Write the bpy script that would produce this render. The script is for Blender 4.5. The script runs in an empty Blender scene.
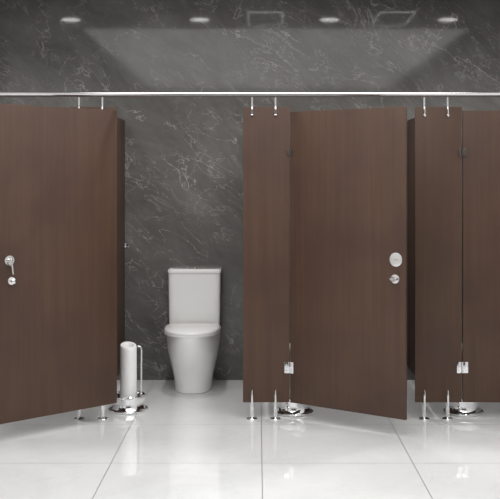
import bpy, bmesh, math
from mathutils import Matrix, Vector
S = bpy.context.scene
C = S.collection
PI = math.pi
R = math.radians
try:
    S.view_settings.view_transform = 'Standard'
    S.view_settings.look = 'None'
except Exception:
    pass

# ------------------------------------------------------------ mesh helpers
def add_box(bm, x0, x1, y0, y1, z0, z1, bev=0.0, M=None):
    t = bmesh.new()
    bmesh.ops.create_cube(t, size=1.0)
    for v in t.verts:
        v.co = Vector(((x0+x1)/2+v.co.x*(x1-x0), (y0+y1)/2+v.co.y*(y1-y0), (z0+z1)/2+v.co.z*(z1-z0)))
    if bev > 0:
        bmesh.ops.bevel(t, geom=list(t.edges), offset=bev, segments=2, profile=0.6, affect='EDGES')
    merge(bm, t, M)

def merge(bm, t, M=None):
    if M is not None:
        bmesh.ops.transform(t, matrix=M, verts=t.verts)
    bmesh.ops.recalc_face_normals(t, faces=t.faces)
    me = bpy.data.meshes.new('tmp'); t.to_mesh(me); t.free()
    bm.from_mesh(me); bpy.data.meshes.remove(me)

def add_lathe(bm, prof, seg=48, M=None):
    t = bmesh.new(); rings = []
    for r, z in prof:
        if r < 1e-6:
            rings.append([t.verts.new((0, 0, z))])
        else:
            rings.append([t.verts.new((r*math.cos(2*PI*i/seg), r*math.sin(2*PI*i/seg), z)) for i in range(seg)])
    for a, b in zip(rings, rings[1:]):
        for i in range(seg):
            j = (i+1) % seg
            if len(a) == 1 and len(b) == 1: continue
            if len(a) == 1: t.faces.new((a[0], b[i], b[j]))
            elif len(b) == 1: t.faces.new((a[i], a[j], b[0]))
            else: t.faces.new((a[i], a[j], b[j], b[i]))
    merge(bm, t, M)

def add_tube(bm, pts, r, seg=14, M=None):
    t = bmesh.new(); rings = []
    pts = [Vector(p) for p in pts]
    n = len(pts)
    up = Vector((0.13, 1, 0.07)).normalized()
    for i, p in enumerate(pts):
        d = (pts[min(i+1, n-1)] - pts[max(i-1, 0)]).normalized()
        a = d.cross(up).normalized(); b = d.cross(a).normalized()
        rr = r[i] if isinstance(r, (list, tuple)) else r
        rings.append([t.verts.new(p + a*rr*math.cos(2*PI*k/seg) + b*rr*math.sin(2*PI*k/seg)) for k in range(seg)])
    for a, b in zip(rings, rings[1:]):
        for k in range(seg):
            t.faces.new((a[k], a[(k+1) % seg], b[(k+1) % seg], b[k]))
    t.faces.new(rings[0]); t.faces.new(list(reversed(rings[-1])))
    merge(bm, t, M)

def add_loft(bm, secs, seg=64, M=None):
    """secs: (z, half width, y front, y back, exponent)"""
    t = bmesh.new(); rings = []
    for z, w, yf, yb, e in secs:
        yc = yb - min(w, (yb-yf)*0.45) if yb-yf > 2*w*0.9 else (yf+yb)/2
        ring = []
        for k in range(seg):
            a = 2*PI*k/seg; c, s = math.cos(a), math.sin(a)
            ee = e if s < 0 else max(e, 4.5)
            x = w*math.copysign(abs(c)**(2/ee), c)
            y = yc + (yc-yf if s < 0 else yb-yc)*math.copysign(abs(s)**(2/ee), s)
            ring.append(t.verts.new((x, y, z)))
        rings.append(ring)
    for a, b in zip(rings, rings[1:]):
        for k in range(seg):
            t.faces.new((a[k], a[(k+1) % seg], b[(k+1) % seg], b[k]))
    t.faces.new(rings[0]); t.faces.new(rings[-1])
    merge(bm, t, M)

def obj(name, bm, m, parent=None, smooth=True):
    bmesh.ops.recalc_face_normals(bm, faces=bm.faces)
    me = bpy.data.meshes.new(name); bm.to_mesh(me); bm.free()
    me.materials.append(m)
    if smooth:
        for p in me.polygons: p.use_smooth = True
        try: me.set_sharp_from_angle(angle=R(38))
        except Exception: pass
    o = bpy.data.objects.new(name, me); C.objects.link(o)
    if parent: o.parent = parent
    return o

def tag(o, label, cat, group=None):
    o['label'] = label; o['category'] = cat
    if group: o['group'] = group
    return o

def thing(name, label, cat, loc=(0, 0, 0), rz=0, group=None):
    o = bpy.data.objects.new(name, None); C.objects.link(o)
    o.empty_display_size = 0.1
    o.location = loc; o.rotation_euler = (0, 0, rz)
    return tag(o, label, cat, group)

def dup(root, loc, label):
    r = root.copy(); C.objects.link(r); r.location = loc; r['label'] = label
    for ch in list(root.children):
        c = ch.copy(); C.objects.link(c); c.parent = r
        for g in list(ch.children):
            d = g.copy(); C.objects.link(d); d.parent = c
    return r

# ------------------------------------------------------------ materials
def mat(name, col, rough=0.4, metal=0.0, **kw):
    m = bpy.data.materials.new(name); m.use_nodes = True
    b = m.node_tree.nodes['Principled BSDF']
    b.inputs['Base Color'].default_value = (*col, 1)
    b.inputs['Roughness'].default_value = rough
    b.inputs['Metallic'].default_value = metal
    for k, v in kw.items(): b.inputs[k.replace('_', ' ')].default_value = v
    return m

class NT:
    def __init__(s, m): s.t = m.node_tree; s.b = s.t.nodes['Principled BSDF']
    def n(s, typ, **kw):
        x = s.t.nodes.new(typ)
        for k, v in kw.items(): setattr(x, k, v)
        return x
    def l(s, a, b): s.t.links.new(a, b)
    def math(s, op, a, b=None, clamp=False):
        x = s.n('ShaderNodeMath', operation=op); x.use_clamp = clamp
        for i, v in enumerate((a, b)):
            if v is None: continue
            if isinstance(v, (int, float)): x.inputs[i].default_value = v
            else: s.l(v, x.inputs[i])
        return x.outputs[0]
    def ramp(s, fac, stops):
        x = s.n('ShaderNodeValToRGB'); e = x.color_ramp.elements
        while len(e) < len(stops): e.new(0.5)
        for i, (p, c) in enumerate(stops):
            e[i].position = p; e[i].color = (*c, 1) if len(c) == 3 else c
        s.l(fac, x.inputs[0]); return x.outputs[0]
    def noise(s, vec, scale, detail=6, rough=0.55, dist=0.0):
        x = s.n('ShaderNodeTexNoise'); s.l(vec, x.inputs['Vector'])
        x.inputs['Scale'].default_value = scale; x.inputs['Detail'].default_value = detail
        x.inputs['Roughness'].default_value = rough; x.inputs['Distortion'].default_value = dist
        return x.outputs['Fac']
    def mapping(s, vec, sc=(1, 1, 1), rot=(0, 0, 0), loc=(0, 0, 0)):
        x = s.n('ShaderNodeMapping'); s.l(vec, x.inputs['Vector'])
        x.inputs['Scale'].default_value = sc; x.inputs['Rotation'].default_value = rot
        x.inputs['Location'].default_value = loc
        return x.outputs[0]
    def mix(s, fac, a, b, blend='MIX'):
        x = s.n('ShaderNodeMix', data_type='RGBA', blend_type=blend)
        for i, v in ((0, fac), (6, a), (7, b)):
            if isinstance(v, (int, float)): x.inputs[i].default_value = v
            elif isinstance(v, tuple): x.inputs[i].default_value = (*v, 1)
            else: s.l(v, x.inputs[i])
        return x.outputs[2]

# dark slate marble
def marble():
    m = mat('slate_marble', (0.06, 0.06, 0.062), 0.08); t = NT(m)
    g = t.n('ShaderNodeNewGeometry').outputs['Position']
    v = t.mapping(g, (1, 1, 1), (0, R(-38), 0))
    vs = t.mapping(v, (0.68, 1, 1.4))
    cloud = t.noise(vs, 2.4, 12, 0.70, 0.5)
    base = t.ramp(cloud, [(0.28, (0.086, 0.082, 0.079)), (0.5, (0.130, 0.125, 0.120)), (0.75, (0.190, 0.183, 0.176))])
    def vein(scale, off, width, dist, det=9):
        vv = t.mapping(vs, (1, 1, 1), (0, 0, 0), off)
        f = t.noise(vv, scale, det, 0.58, dist)
        d = t.math('ABSOLUTE', t.math('SUBTRACT', f, 0.5))
        return t.math('SUBTRACT', 1.0, t.math('DIVIDE', d, width, True), True)
    msk = t.ramp(t.noise(v, 3.0, 5), [(0.43, (0, 0, 0)), (0.56, (1, 1, 1))])
    msk2 = t.ramp(t.noise(t.mapping(v, (1, 1, 1), (0, 0, 0), (5, 2, 8)), 3.8, 5), [(0.44, (0, 0, 0)), (0.57, (1, 1, 1))])
    v1 = t.math('MULTIPLY', vein(1.9, (3, 1, 2), 0.0060, 0.7, 6), msk)
    v3 = t.math('MULTIPLY', t.math('MULTIPLY', vein(2.8, (9, 4, 6), 0.0065, 0.8, 6), 0.85), msk2)
    v2 = t.math('MULTIPLY', t.math('MULTIPLY', vein(5.0, (7, 5, 1), 0.011, 0.9, 6), 0.5), msk)
    vv = t.math('MAXIMUM', t.math('MAXIMUM', v1, v2), v3)
    c = t.mix(t.math('MULTIPLY', vv, 0.66), base, (0.46, 0.445, 0.425))
    sc = t.noise(t.mapping(v, (3.0, 1, 16)), 3.0, 6, 0.65, 0.3)
    c = t.mix(t.math('MULTIPLY', t.ramp(sc, [(0.56, (0, 0, 0)), (0.78, (1, 1, 1))]), 0.16), c, (0.27, 0.26, 0.25))
    t.l(c, t.b.inputs['Base Color'])
    t.b.inputs['Specular IOR Level'].default_value = 0.42
    return m

def wood():
    m = mat('walnut_laminate', (0.1, 0.055, 0.04), 0.45); t = NT(m)
    co = t.n('ShaderNodeTexCoord').outputs['Object']
    info = t.n('ShaderNodeObjectInfo').outputs['Random']
    off = t.n('ShaderNodeCombineXYZ'); t.l(t.math('MULTIPLY', info, 13.0), off.inputs[0]); t.l(t.math('MULTIPLY', info, 7.0), off.inputs[2])
    ad = t.n('ShaderNodeVectorMath', operation='ADD'); t.l(co, ad.inputs[0]); t.l(off.outputs[0], ad.inputs[1])
    v = ad.outputs[0]
    g1 = t.noise(t.mapping(v, (30, 30, 0.7)), 1.6, 7, 0.62, 0.5)
    g2 = t.noise(t.mapping(v, (110, 110, 2.4)), 1.5, 4, 0.6)
    cl = t.noise(t.mapping(v, (1, 1, 0.9)), 2.6, 3, 0.5)
    c = t.ramp(g1, [(0.25, (0.070, 0.037, 0.0225)), (0.5, (0.087, 0.047, 0.029)), (0.8, (0.104, 0.057, 0.036))])
    c = t.mix(t.math('MULTIPLY', g2, 0.28), c, (0.042, 0.021, 0.013))
    c = t.mix(t.ramp(cl, [(0.42, (0, 0, 0)), (0.70, (0.65, 0.65, 0.65))]), c, (0.054, 0.027, 0.022))
    t.l(c, t.b.inputs['Base Color'])
    t.b.inputs['Specular IOR Level'].default_value = 0.35
    bp = t.n('ShaderNodeBump'); bp.inputs['Strength'].default_value = 0.03; bp.inputs['Distance'].default_value = 0.001
    t.l(g2, bp.inputs['Height']); t.l(bp.outputs[0], t.b.inputs['Normal'])
    return m

TILE = 0.765
def floor_mat():
    m = mat('white_polished_tile', (0.75, 0.75, 0.75), 0.02); t = NT(m)
    t.b.inputs['Specular IOR Level'].default_value = 1.0
    g = t.n('ShaderNodeNewGeometry').outputs['Position']
    sp = t.n('ShaderNodeSeparateXYZ'); t.l(g, sp.inputs[0])
    def line(ax, o):
        f = t.math('FRACT', t.math('ADD', t.math('DIVIDE', t.math('SUBTRACT', sp.outputs[ax], o), TILE), 0.5 + 40))
        d = t.math('ABSOLUTE', t.math('SUBTRACT', f, 0.5))
        return t.math('LESS_THAN', d, 0.0025/TILE)
    gr = t.math('MAXIMUM', line(0, 0.02), line(1, -0.89))
    cl = t.noise(g, 1.6, 8, 0.6, 1.2)
    c = t.ramp(cl, [(0.3, (0.76, 0.77, 0.78)), (0.55, (0.83, 0.838, 0.845)), (0.8, (0.87, 0.875, 0.88))])
    vn = t.math('SUBTRACT', 1.0, t.math('DIVIDE', t.math('ABSOLUTE', t.math('SUBTRACT', t.noise(t.mapping(g, (1, 1, 1), (0, 0, 0.7), (3, 2, 0)), 1.3, 6, 0.6, 1.5), 0.5)), 0.012, True), True)
    c = t.mix(t.math('MULTIPLY', vn, 0.12), c, (0.5, 0.5, 0.51))
    c = t.mix(gr, c, (0.30, 0.30, 0.30))
    t.l(c, t.b.inputs['Base Color'])
    t.l(t.math('ADD', t.math('MULTIPLY', gr, 0.4), 0.02), t.b.inputs['Roughness'])
    return m

def noisy(m, col, amt=0.06, scale=6):
    t = NT(m); co = t.n('ShaderNodeTexCoord').outputs['Object']
    f = t.noise(co, scale, 4)
    lo = tuple(max(0, c*(1-amt)) for c in col); hi = tuple(min(1, c*(1+amt)) for c in col)
    t.l(t.ramp(f, [(0.3, lo), (0.7, hi)]), t.b.inputs['Base Color'])
    return m

M_marble = marble(); M_wood = wood(); M_floor = floor_mat()
M_ceil = noisy(mat('ceiling_paint', (0.3, 0.3, 0.3), 0.8), (0.6, 0.6, 0.6), 0.03)
M_paint = noisy(mat('grey_paint', (0.7, 0.7, 0.7), 0.7), (0.7, 0.7, 0.7), 0.03)
M_front = noisy(mat('dark_grey_paint', (0.2, 0.2, 0.2), 0.7), (0.14, 0.14, 0.14), 0.03)
M_chrome = noisy(mat('chrome', (0.9, 0.9, 0.9), 0.06, 1.0), (0.84, 0.84, 0.85), 0.02, 20)
M_satin = noisy(mat('satin_steel', (0.8, 0.8, 0.8), 0.22, 1.0), (0.74, 0.73, 0.72), 0.03, 20)
M_thumb = noisy(mat('brushed_steel', (0.5, 0.5, 0.5), 0.25, 1.0), (0.50, 0.49, 0.48), 0.03, 20)
M_rail = noisy(mat('polished_rail_metal', (0.85, 0.85, 0.85), 0.12, 1.0), (0.87, 0.87, 0.87), 0.02, 20)
M_chrome_dark = noisy(mat('chrome_painted_dark', (0.1, 0.1, 0.1), 0.35, 0.8), (0.11, 0.09, 0.08), 0.05, 20)  # upper hinges are chrome; their dark reflection is put into this colour
M_cer = noisy(mat('white_ceramic', (0.85, 0.85, 0.84), 0.06, 0.0, Coat_Weight=0.5), (0.96, 0.96, 0.955), 0.004, 3)
M_plast = noisy(mat('white_plastic', (0.84, 0.84, 0.83), 0.15), (0.96, 0.96, 0.955), 0.004, 8)
M_dark = noisy(mat('grey_grille', (0.03, 0.03, 0.03), 0.6), (0.5, 0.5, 0.5), 0.05, 30)
M_white = noisy(mat('white_enamel', (0.8, 0.8, 0.8), 0.4), (0.9, 0.9, 0.9), 0.01)
M_glow = mat('vent_frame_added_glow', (0.9, 0.9, 0.9), 0.4, 0, Emission_Color=(1, 1, 1, 1), Emission_Strength=4.5)  # glow added so the vent outline shows in the marble; no lamp
M_lamp = mat('lamp_diffuser', (1, 1, 1), 0.5, 0, Emission_Color=(1, 0.98, 0.95, 1), Emission_Strength=18.0)

# ------------------------------------------------------------ camera / room constants
F = 950.0; CZ = 1.434; CY = -5.70
WB = 1.11; WL = -1.95; WR = 2.02; WF = -7.4; H = 2.74

def struct(name, b, m):
    bm = bmesh.new(); add_box(bm, *b)
    o = obj(name, bm, m, smooth=False); o['kind'] = 'structure'; return o
struct('floor', (WL-0.1, WR+0.1, WF-0.1, WB+0.1, -0.1, 0), M_floor)
struct('ceiling', (WL-0.1, WR+0.1, WF-0.1, WB+0.1, H, H+0.1), M_ceil)
struct('wall_back', (WL-0.1, WR+0.1, WB, WB+0.1, 0, H), M_marble)
struct('wall_left', (WL-0.1, WL, WF, WB, 0, H), M_paint)
struct('wall_right', (WR, WR+0.1, WF, WB, 0, H), M_paint)
struct('wall_front', (WL-0.1, WR+0.1, WF-0.1, WF, 0, H), M_front)

# ------------------------------------------------------------ partitions
TH = 0.009
PB = 0.102
PT = 1.872
def foot_bm(x):
    bm = bmesh.new()
    T = Matrix.Translation((x, 0, 0))
    add_lathe(bm, [(0, 0.0), (0.030, 0.0), (0.032, 0.003), (0.030, 0.006), (0.018, 0.009), (0.0130, 0.014),
                   (0.0120, 0.085), (0.0130, 0.088), (0.0130, 0.1005), (0, 0.1005)], 28, T)
    for s in (-1, 1):
        yc = s*(TH+0.0075)
        add_tube(bm, [(x, yc, 0.075), (x, yc, 0.105), (x, yc, 0.145), (x, yc, 0.168), (x, yc, 0.178)], [0.0070, 0.0074, 0.0070, 0.0050, 0.0012], 16)
    return bm
def rod_bm(x):
    bm = bmesh.new()
    add_tube(bm, [(x, 0, PT+0.002), (x, 0, 1.9315)], 0.0055, 14)
    for s in (-1, 1):
        y0, y1 = sorted((s*(TH+0.0006), s*(TH+0.0055)))
        add_box(bm, x-0.0045, x+0.0045, y0, y1, PT-0.052, PT+0.008, 0.0015)
        add_lathe(bm, [(0, 0), (0.008, 0), (0.008, 0.003), (0, 0.004)], 18,
                  Matrix.Translation((x, s*(TH+0.005), PT-0.052)) @ Matrix.Rotation(R(90*s)*-1, 4, 'X'))
    add_box(bm, x-0.0045, x+0.0045, -TH-0.0055, TH+0.0055, PT+0.0005, PT+0.008, 0.0015)
    return bm

panel_w = 0.282
def front_panel(x0, label):
    t = thing('partition_pilaster', label, 'partition', (x0, 0, 0), 0, 'narrow front panels of the cubicles')
    t['kind'] = 'thing'
    bm = bmesh.new(); add_box(bm, 0, panel_w-0.003, -TH, TH, PB, PT, 0.0012)
    obj('board', bm, M_wood, t)
    for x in (0.055, 0.195):
        o = obj('foot', foot_bm(x), M_chrome, t); o['label'] = 'chrome pointed foot'
        obj('hanger_rod', rod_bm(x), M_chrome, t)['label'] = 'chrome rod up to the rail'
    return t
front_panel(-1.128, 'narrow brown wood front panel mostly hidden behind the wide open left door')
front_panel(-0.090, 'narrow brown wood front panel standing between the open toilet cubicle and the middle door')
front_panel(0.942, 'narrow brown wood front panel between the ajar middle door and the closed right door')

# side partitions
def side_partition(x, label):
    t = thing('side_partition', label, 'partition', (x, 0, 0), 0, 'side partitions between the cubicles')
    t['kind'] = 'thing'
    bm = bmesh.new(); add_box(bm, -TH, TH, TH+0.001, WB-0.006, PB, 1.860, 0.0012)
    obj('board', bm, M_wood, t)
    z = 0.965
    bm = bmesh.new()
    for s in (-1, 1):
        a, b = sorted((s*(TH+0.0005), s*(TH+0.005)))
        add_box(bm, a, b, WB-0.045, WB-0.001, z-0.014, z+0.014, 0.0015)
        a, b = sorted((s*(TH+0.0005), s*(TH+0.024)))
        add_box(bm, a, b, WB-0.006, WB-0.001, z-0.014, z+0.014, 0.0015)
    obj('wall_bracket', bm, M_chrome, t)['label'] = 'chrome wall bracket'
    return t
side_partition(-0.962, 'brown side partition left of the white toilet, seen edge-on past the left door')
side_partition(0.052, 'brown side partition behind the panel to the right of the toilet')
side_partition(1.078, 'brown side partition glimpsed in the gap right of the ajar middle door')

# doors
DW = 0.762; DB, DT = 0.102, 1.850
def hinge_bm(side, z, ang, face=-1, k=1.0):
    bm = bmesh.new()
    y0, y1 = sorted((face*(TH+0.0006), face*(TH+0.008)))
    x0, x1 = sorted((side*0.004, side*0.034*k))
    add_box(bm, x0, x1, y0, y1, z-0.034*k, z+0.034*k, 0.0025)
    x0, x1 = sorted((-side*0.006, -side*0.034*k))
    add_box(bm, x0, x1, y0, y1, z-0.034*k, z+0.034*k, 0.0025, Matrix.Rotation(-ang, 4, 'Z'))
    add_tube(bm, [(0, face*(TH+0.004), z-0.034*k), (0, face*(TH+0.004), z+0.034*k)], 0.0055, 14)
    for q in (-0.018*k, 0.018*k):
        for sx, Mx in ((side, None), (-side, Matrix.Rotation(-ang, 4, 'Z'))):
            T = Matrix.Translation((sx*0.021*k, face*(TH+0.007), z+q)) @ Matrix.Rotation(R(-90*face)*1, 4, 'X')
            if Mx is not None: T = Mx @ T
            add_lathe(bm, [(0, 0), (0.0045, 0), (0.0045, 0.0025), (0, 0.003)], 12, T)
    return bm

def face_disc(bm, x, z, prof, face=-1):
    T = Matrix.Translation((x, face*(TH+0.0003), z)) @ Matrix.Rotation(R(90), 4, 'X')
    add_lathe(bm, prof, 40, T)

def door(loc, side, ang, label, gap=0.003, top=DT):
    t = thing('cubicle_door', label, 'door', loc, ang)
    t['kind'] = 'thing'
    bm = bmesh.new()
    x0, x1 = sorted((side*gap, side*DW))
    add_box(bm, x0, x1, -TH, TH, DB, top, 0.0012)
    obj('door_leaf', bm, M_wood, t)
    return t

# left door: swung wide open, its inner face to the camera
a = R(41.5)
d1 = door((-0.846, -0.016, 0), -1, a, 'brown wood cubicle door swung wide open at the left with a thumb-turn lock')
for z in (0.312, 1.60):
    bm = bmesh.new()
    add_box(bm, -0.030, -0.004, TH+0.0005, TH+0.004, z-0.03, z+0.03, 0.001)
    add_tube(bm, [(-0.004, TH, z-0.032), (-0.004, TH, z+0.032)], 0.004, 12)
    obj('hinge', bm, M_chrome_dark, d1)
hx = -(DW-0.060)
bm = bmesh.new()
face_disc(bm, hx, 0.992, [(0, 0), (0.027, 0), (0.029, 0.004), (0.027, 0.008), (0.022, 0.008), (0.019, 0.004), (0.012, 0.004), (0.010, 0.022), (0.011, 0.028), (0, 0.030)])
lk = obj('lock', bm, M_satin, d1); lk['label'] = 'round ring plate thumb-turn lock'
bm = bmesh.new()
yy = -TH-0.028
add_tube(bm, [(hx-0.001, yy, 1.006), (hx, yy-0.003, 0.99), (hx+0.005, yy-0.004, 0.950), (hx+0.010, yy-0.003, 0.918)], [0.005, 0.007, 0.0055, 0.004], 16)
lv = obj('lever', bm, M_satin, lk)
bm = bmesh.new()
face_disc(bm, hx+0.012, 0.880, [(0, 0), (0.021, 0), (0.023, 0.004), (0.021, 0.008), (0.011, 0.010), (0.009, 0.020), (0.015, 0.028), (0.015, 0.034), (0.010, 0.038), (0, 0.039)])
obj('knob', bm, M_satin, d1)['label'] = 'small round satin knob'

# middle door: ajar, outer face to the camera
a = R(-34)
d2 = door((0.192, -0.0, 0), 1, a, 'brown wood cubicle door standing ajar in the middle with a round chrome lock plate', 0.007, 1.842)
obj('hinge', hinge_bm(1, 0.312, a), M_chrome, d2)['label'] = 'chrome lower hinge'
obj('hinge', hinge_bm(1, 1.60, a, k=0.6), M_chrome_dark, d2)['label'] = 'small upper hinge with dark reflection painted in'
hx = DW-0.058
bm = bmesh.new()
face_disc(bm, hx, 0.990, [(0, 0), (0.038, 0), (0.040, 0.002), (0.039, 0.005), (0.036, 0.006), (0, 0.0063)])
lk = obj('lock', bm, M_satin, d2); lk['label'] = 'flat round satin steel lock indicator plate'
bm = bmesh.new(); add_box(bm, hx-0.010, hx+0.010, -TH-0.0085, -TH-0.0068, 0.987, 0.993, 0.0006)
obj('coin_slot', bm, M_thumb, lk)
bm = bmesh.new()
face_disc(bm, hx-0.004, 0.882, [(0, 0), (0.025, 0), (0.027, 0.004), (0.025, 0.008), (0.012, 0.010), (0, 0.011)])
kn = obj('thumb_turn_plate', bm, M_satin, d2); kn['label'] = 'small round satin plate'
bm = bmesh.new()
add_loft(bm, [(0.0, 0.016, -0.009, 0.009, 2.2), (0.012, 0.022, -0.011, 0.011, 2.2), (0.022, 0.022, -0.011, 0.011, 2.2), (0.026, 0.018, -0.008, 0.008, 2.2)], 32,
         Matrix.Translation((hx-0.004, -TH-0.0115, 0.882)) @ Matrix.Rotation(R(90), 4, 'X'))
obj('thumb_turn', bm, M_thumb, kn)['label'] = 'darker oval thumb-turn'

# right door: closed
d3 = door((1.224, 0, 0), 1, 0, 'closed brown wood cubicle door at the right edge, hinged on its left', 0.004)
obj('hinge', hinge_bm(1, 0.312, 0), M_chrome, d3)['label'] = 'chrome lower hinge'
obj('hinge', hinge_bm(1, 1.60, 0, k=0.75), M_chrome_dark, d3)['label'] = 'upper hinge with dark reflection painted in'
bm = bmesh.new(); face_disc(bm, hx, 1.0, [(0, 0), (0.034, 0), (0.036, 0.003), (0.035, 0.007), (0.031, 0.010), (0, 0.0105)])
obj('lock', bm, M_satin, d3)

# rail across the top
rail = thing('head_rail', 'long slim polished metal rail running across above all the brown doors and panels', 'rail', (0, 0, 1.944))
bm = bmesh.new(); add_box(bm, WL+0.008, WR-0.008, -0.012, 0.012, -0.004, 0.015, 0.006); obj('bar', bm, M_rail, rail)
bm = bmesh.new(); add_box(bm, WL+0.008, WR-0.008, -0.011, 0.011, -0.0115, -0.0045, 0.001); obj('lower_strip', bm, M_chrome_dark, rail)['label'] = 'dark strip along the underside'  # strip stands in for the rail's darker lower edge
for x, s in ((WL, 1), (WR, -1)):
    bm = bmesh.new(); x0, x1 = sorted((x+s*0.0005, x+s*0.007)); add_box(bm, x0, x1, -0.03, 0.03, -0.03, 0.03, 0.002)
    obj('wall_flange', bm, M_rail, rail)

# ------------------------------------------------------------ toilet
tl = thing('toilet', 'white ceramic toilet with closed lid and tank against the dark marble wall', 'toilet', (-0.445, WB-0.002, 0))
bm = bmesh.new()
add_loft(bm, [(0.0, 0.126, -0.438, -0.06, 2.7), (0.004, 0.131, -0.444, -0.05, 2.7), (0.03, 0.131, -0.445, -0.05, 2.7),
              (0.08, 0.136, -0.455, -0.05, 2.6), (0.13, 0.146, -0.476, -0.05, 2.5), (0.18, 0.158, -0.507, -0.045, 2.4),
              (0.23, 0.169, -0.543, -0.042, 2.35), (0.28, 0.178, -0.574, -0.038, 2.3), (0.33, 0.184, -0.596, -0.035, 2.25), (0.37, 0.187, -0.607, -0.033, 2.2),
              (0.397, 0.188, -0.614, -0.03, 2.15), (0.404, 0.1875, -0.613, -0.032, 2.15)], 72)
obj('bowl', bm, M_cer, tl)
bm = bmesh.new()
add_loft(bm, [(0.4045, 0.187, -0.615, -0.20, 2.15), (0.406, 0.188, -0.616, -0.198, 2.15), (0.416, 0.188, -0.616, -0.198, 2.15), (0.418, 0.187, -0.615, -0.20, 2.15)], 72)
obj('seat', bm, M_plast, tl)
bm = bmesh.new()
add_loft(bm, [(0.4190, 0.187, -0.615, -0.20, 2.15), (0.4205, 0.1885, -0.617, -0.197, 2.15), (0.430, 0.1885, -0.617, -0.197, 2.15),
              (0.439, 0.183, -0.608, -0.203, 2.15), (0.445, 0.165, -0.583, -0.22, 2.15), (0.449, 0.08, -0.48, -0.30, 2.15)], 72)
obj('lid', bm, M_plast, tl)
for s in (-1, 1):
    bm = bmesh.new()
    add_tube(bm, [(s*0.085-0.022, -0.193, 0.418), (s*0.085+0.022, -0.193, 0.418)], 0.009, 16)
    obj('lid_hinge', bm, M_plast, tl)
bm = bmesh.new()
add_loft(bm, [(0.4045, 0.173, -0.176, -0.006, 9), (0.412, 0.178, -0.182, -0.004, 9), (0.50, 0.180, -0.184, -0.004, 9),
              (0.65, 0.182, -0.187, -0.004, 9), (0.784, 0.184, -0.190, -0.004, 9)], 96)
obj('tank', bm, M_cer, tl)
bm = bmesh.new()
add_loft(bm, [(0.7845, 0.184, -0.191, -0.005, 9), (0.787, 0.1875, -0.195, -0.003, 9), (0.801, 0.188, -0.195, -0.003, 9),
              (0.808, 0.186, -0.193, -0.004, 9), (0.811, 0.178, -0.186, -0.010, 9)], 96)
tlid = obj('tank_lid', bm, M_cer, tl)
bm = bmesh.new()
add_lathe(bm, [(0, 0), (0.026, 0), (0.026, 0.003), (0.021, 0.004), (0.020, 0.006), (0, 0.007)], 32, Matrix.Translation((0, -0.10, 0.8112)))
obj('flush_button', bm, M_chrome, tlid)

# ------------------------------------------------------------ chrome stands on the floor beside each partition
def stand(x, y, label):
    t = thing('toilet_paper_stand', label, 'bathroom stand', (x, y, 0), 0, 'round-based chrome stands in the cubicles')
    bm = bmesh.new()
    add_lathe(bm, [(0, 0.0), (0.116, 0.0), (0.121, 0.003), (0.122, 0.010), (0.117, 0.015), (0.107, 0.018), (0.103, 0.024),
                   (0.098, 0.036), (0.097, 0.050), (0.100, 0.064), (0.105, 0.078), (0.107, 0.088), (0.106, 0.096), (0.101, 0.100), (0.094, 0.096), (0.088, 0.040),
                   (0.070, 0.036), (0.066, 0.035), (0, 0.035)], 64)
    obj('base', bm, M_chrome, t)['label'] = 'rounded chrome cup on a wide foot'
    bm = bmesh.new()
    add_lathe(bm, [(0, 0.0355), (0.048, 0.0355), (0.052, 0.039), (0.052, 0.12), (0.0515, 0.390), (0.0505, 0.402), (0.0475, 0.406),
                   (0.034, 0.406), (0.031, 0.402), (0.030, 0.36), (0, 0.36)], 48)
    for v in bm.verts:
        if v.co.z > 0.34: v.co.z += 0.25*v.co.y - 0.10*v.co.x
    obj('canister', bm, M_plast, t)['label'] = 'tall white cylinder with a slanted hollow top'
    bm = bmesh.new()
    pts = [(0.077, 0, 0.0385), (0.080, 0, 0.10), (0.082, 0, 0.375)]
    for k in range(1, 9):
        q = PI/2*k/8
        pts.append((0.082-0.018*(1-math.cos(q)), 0, 0.375+0.022*math.sin(q)))
    pts.append((0.058, 0, 0.397))
    add_tube(bm, pts, 0.006, 14)
    obj('rod', bm, M_chrome, t)['label'] = 'thin chrome rod'
    return t
s1 = stand(-0.808, 0.225, 'chrome stand with tall white cylinder on the floor left of the toilet')
dup(s1, (0.220, 0.17, 0), 'round chrome stand base glimpsed under the hinge side of the middle door')
dup(s1, (1.270, 0.17, 0), 'round chrome stand base glimpsed under the closed right door')

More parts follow.
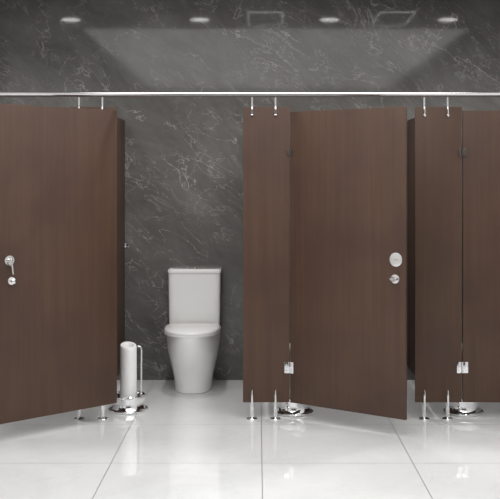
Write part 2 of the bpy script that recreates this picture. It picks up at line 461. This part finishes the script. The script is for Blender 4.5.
# ------------------------------------------------------------ ceiling fittings
def downlight(x, y, label):
    t = thing('downlight', label, 'ceiling light', (x, y, H), 0, 'recessed ceiling downlights')
    bm = bmesh.new()
    add_lathe(bm, [(0.076, -0.001), (0.078, -0.008), (0.092, -0.008), (0.096, -0.003), (0.096, -0.001)], 40)
    obj('trim_ring', bm, M_white, t)
    bm = bmesh.new(); add_lathe(bm, [(0, -0.005), (0.075, -0.005), (0.075, -0.001), (0, -0.001)], 40)
    obj('diffuser', bm, M_lamp, t)
    L = bpy.data.lights.new('downlight_lamp', 'SPOT'); L.energy = 44; L.spot_size = R(130); L.spot_blend = 0.9
    L.shadow_soft_size = 0.06; L.color = (1, 0.98, 0.95)
    o = bpy.data.objects.new('downlight_lamp', L); C.objects.link(o); o.location = (x, y, H-0.03)
LY = 0.22
for x, lb in ((-1.52, 'round white ceiling downlight, leftmost one mirrored in the marble'),
              (-0.47, 'round white ceiling downlight above the toilet cubicle'),
              (0.58, 'round white ceiling downlight above the middle cubicle'),
              (1.54, 'round white ceiling downlight, rightmost one mirrored in the marble')):
    downlight(x, LY, lb)
def vent(x, label):
    t = thing('air_vent', label, 'vent', (x, 0.23, H), 0, 'square ceiling vents')
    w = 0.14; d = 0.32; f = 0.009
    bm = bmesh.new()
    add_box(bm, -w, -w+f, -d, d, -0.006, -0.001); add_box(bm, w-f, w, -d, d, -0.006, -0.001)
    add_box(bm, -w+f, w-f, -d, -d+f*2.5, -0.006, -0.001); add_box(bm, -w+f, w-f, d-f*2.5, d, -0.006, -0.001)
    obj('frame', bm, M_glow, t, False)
    bm = bmesh.new(); add_box(bm, -w+f+0.001, w-f-0.001, -d+f*2.5+0.001, d-f*2.5-0.001, -0.004, -0.001)
    obj('grille', bm, M_dark, t, False)
vent(0.06, 'square framed ceiling vent over the narrow panel beside the toilet')
vent(1.09, 'square framed ceiling vent over the panel right of the middle door')

# ------------------------------------------------------------ light
def area(name, loc, rot, sx, sy, p, col=(1, 1, 1)):
    L = bpy.data.lights.new(name, 'AREA'); L.shape = 'RECTANGLE'; L.size = sx; L.size_y = sy; L.energy = p; L.color = col
    o = bpy.data.objects.new(name, L); C.objects.link(o); o.location = loc; o.rotation_euler = rot
    return o
area('ceiling_luminaire', (0.15, -2.85, H-0.015), (0, 0, 0), 3.3, 5.3, 116, (1, 0.99, 0.975))

W = bpy.data.worlds.new('World'); S.world = W; W.use_nodes = True
W.node_tree.nodes['Background'].inputs[0].default_value = (0.5, 0.5, 0.5, 1)
W.node_tree.nodes['Background'].inputs[1].default_value = 0.3

cam = bpy.data.cameras.new('camera'); cam.sensor_width = 36; cam.lens = F*36/500
cam.shift_x = -8/500; cam.shift_y = -69.5/500
co = bpy.data.objects.new('camera', cam); C.objects.link(co)
co.location = (0, CY, CZ); co.rotation_euler = (R(90), 0, 0)
S.camera = co
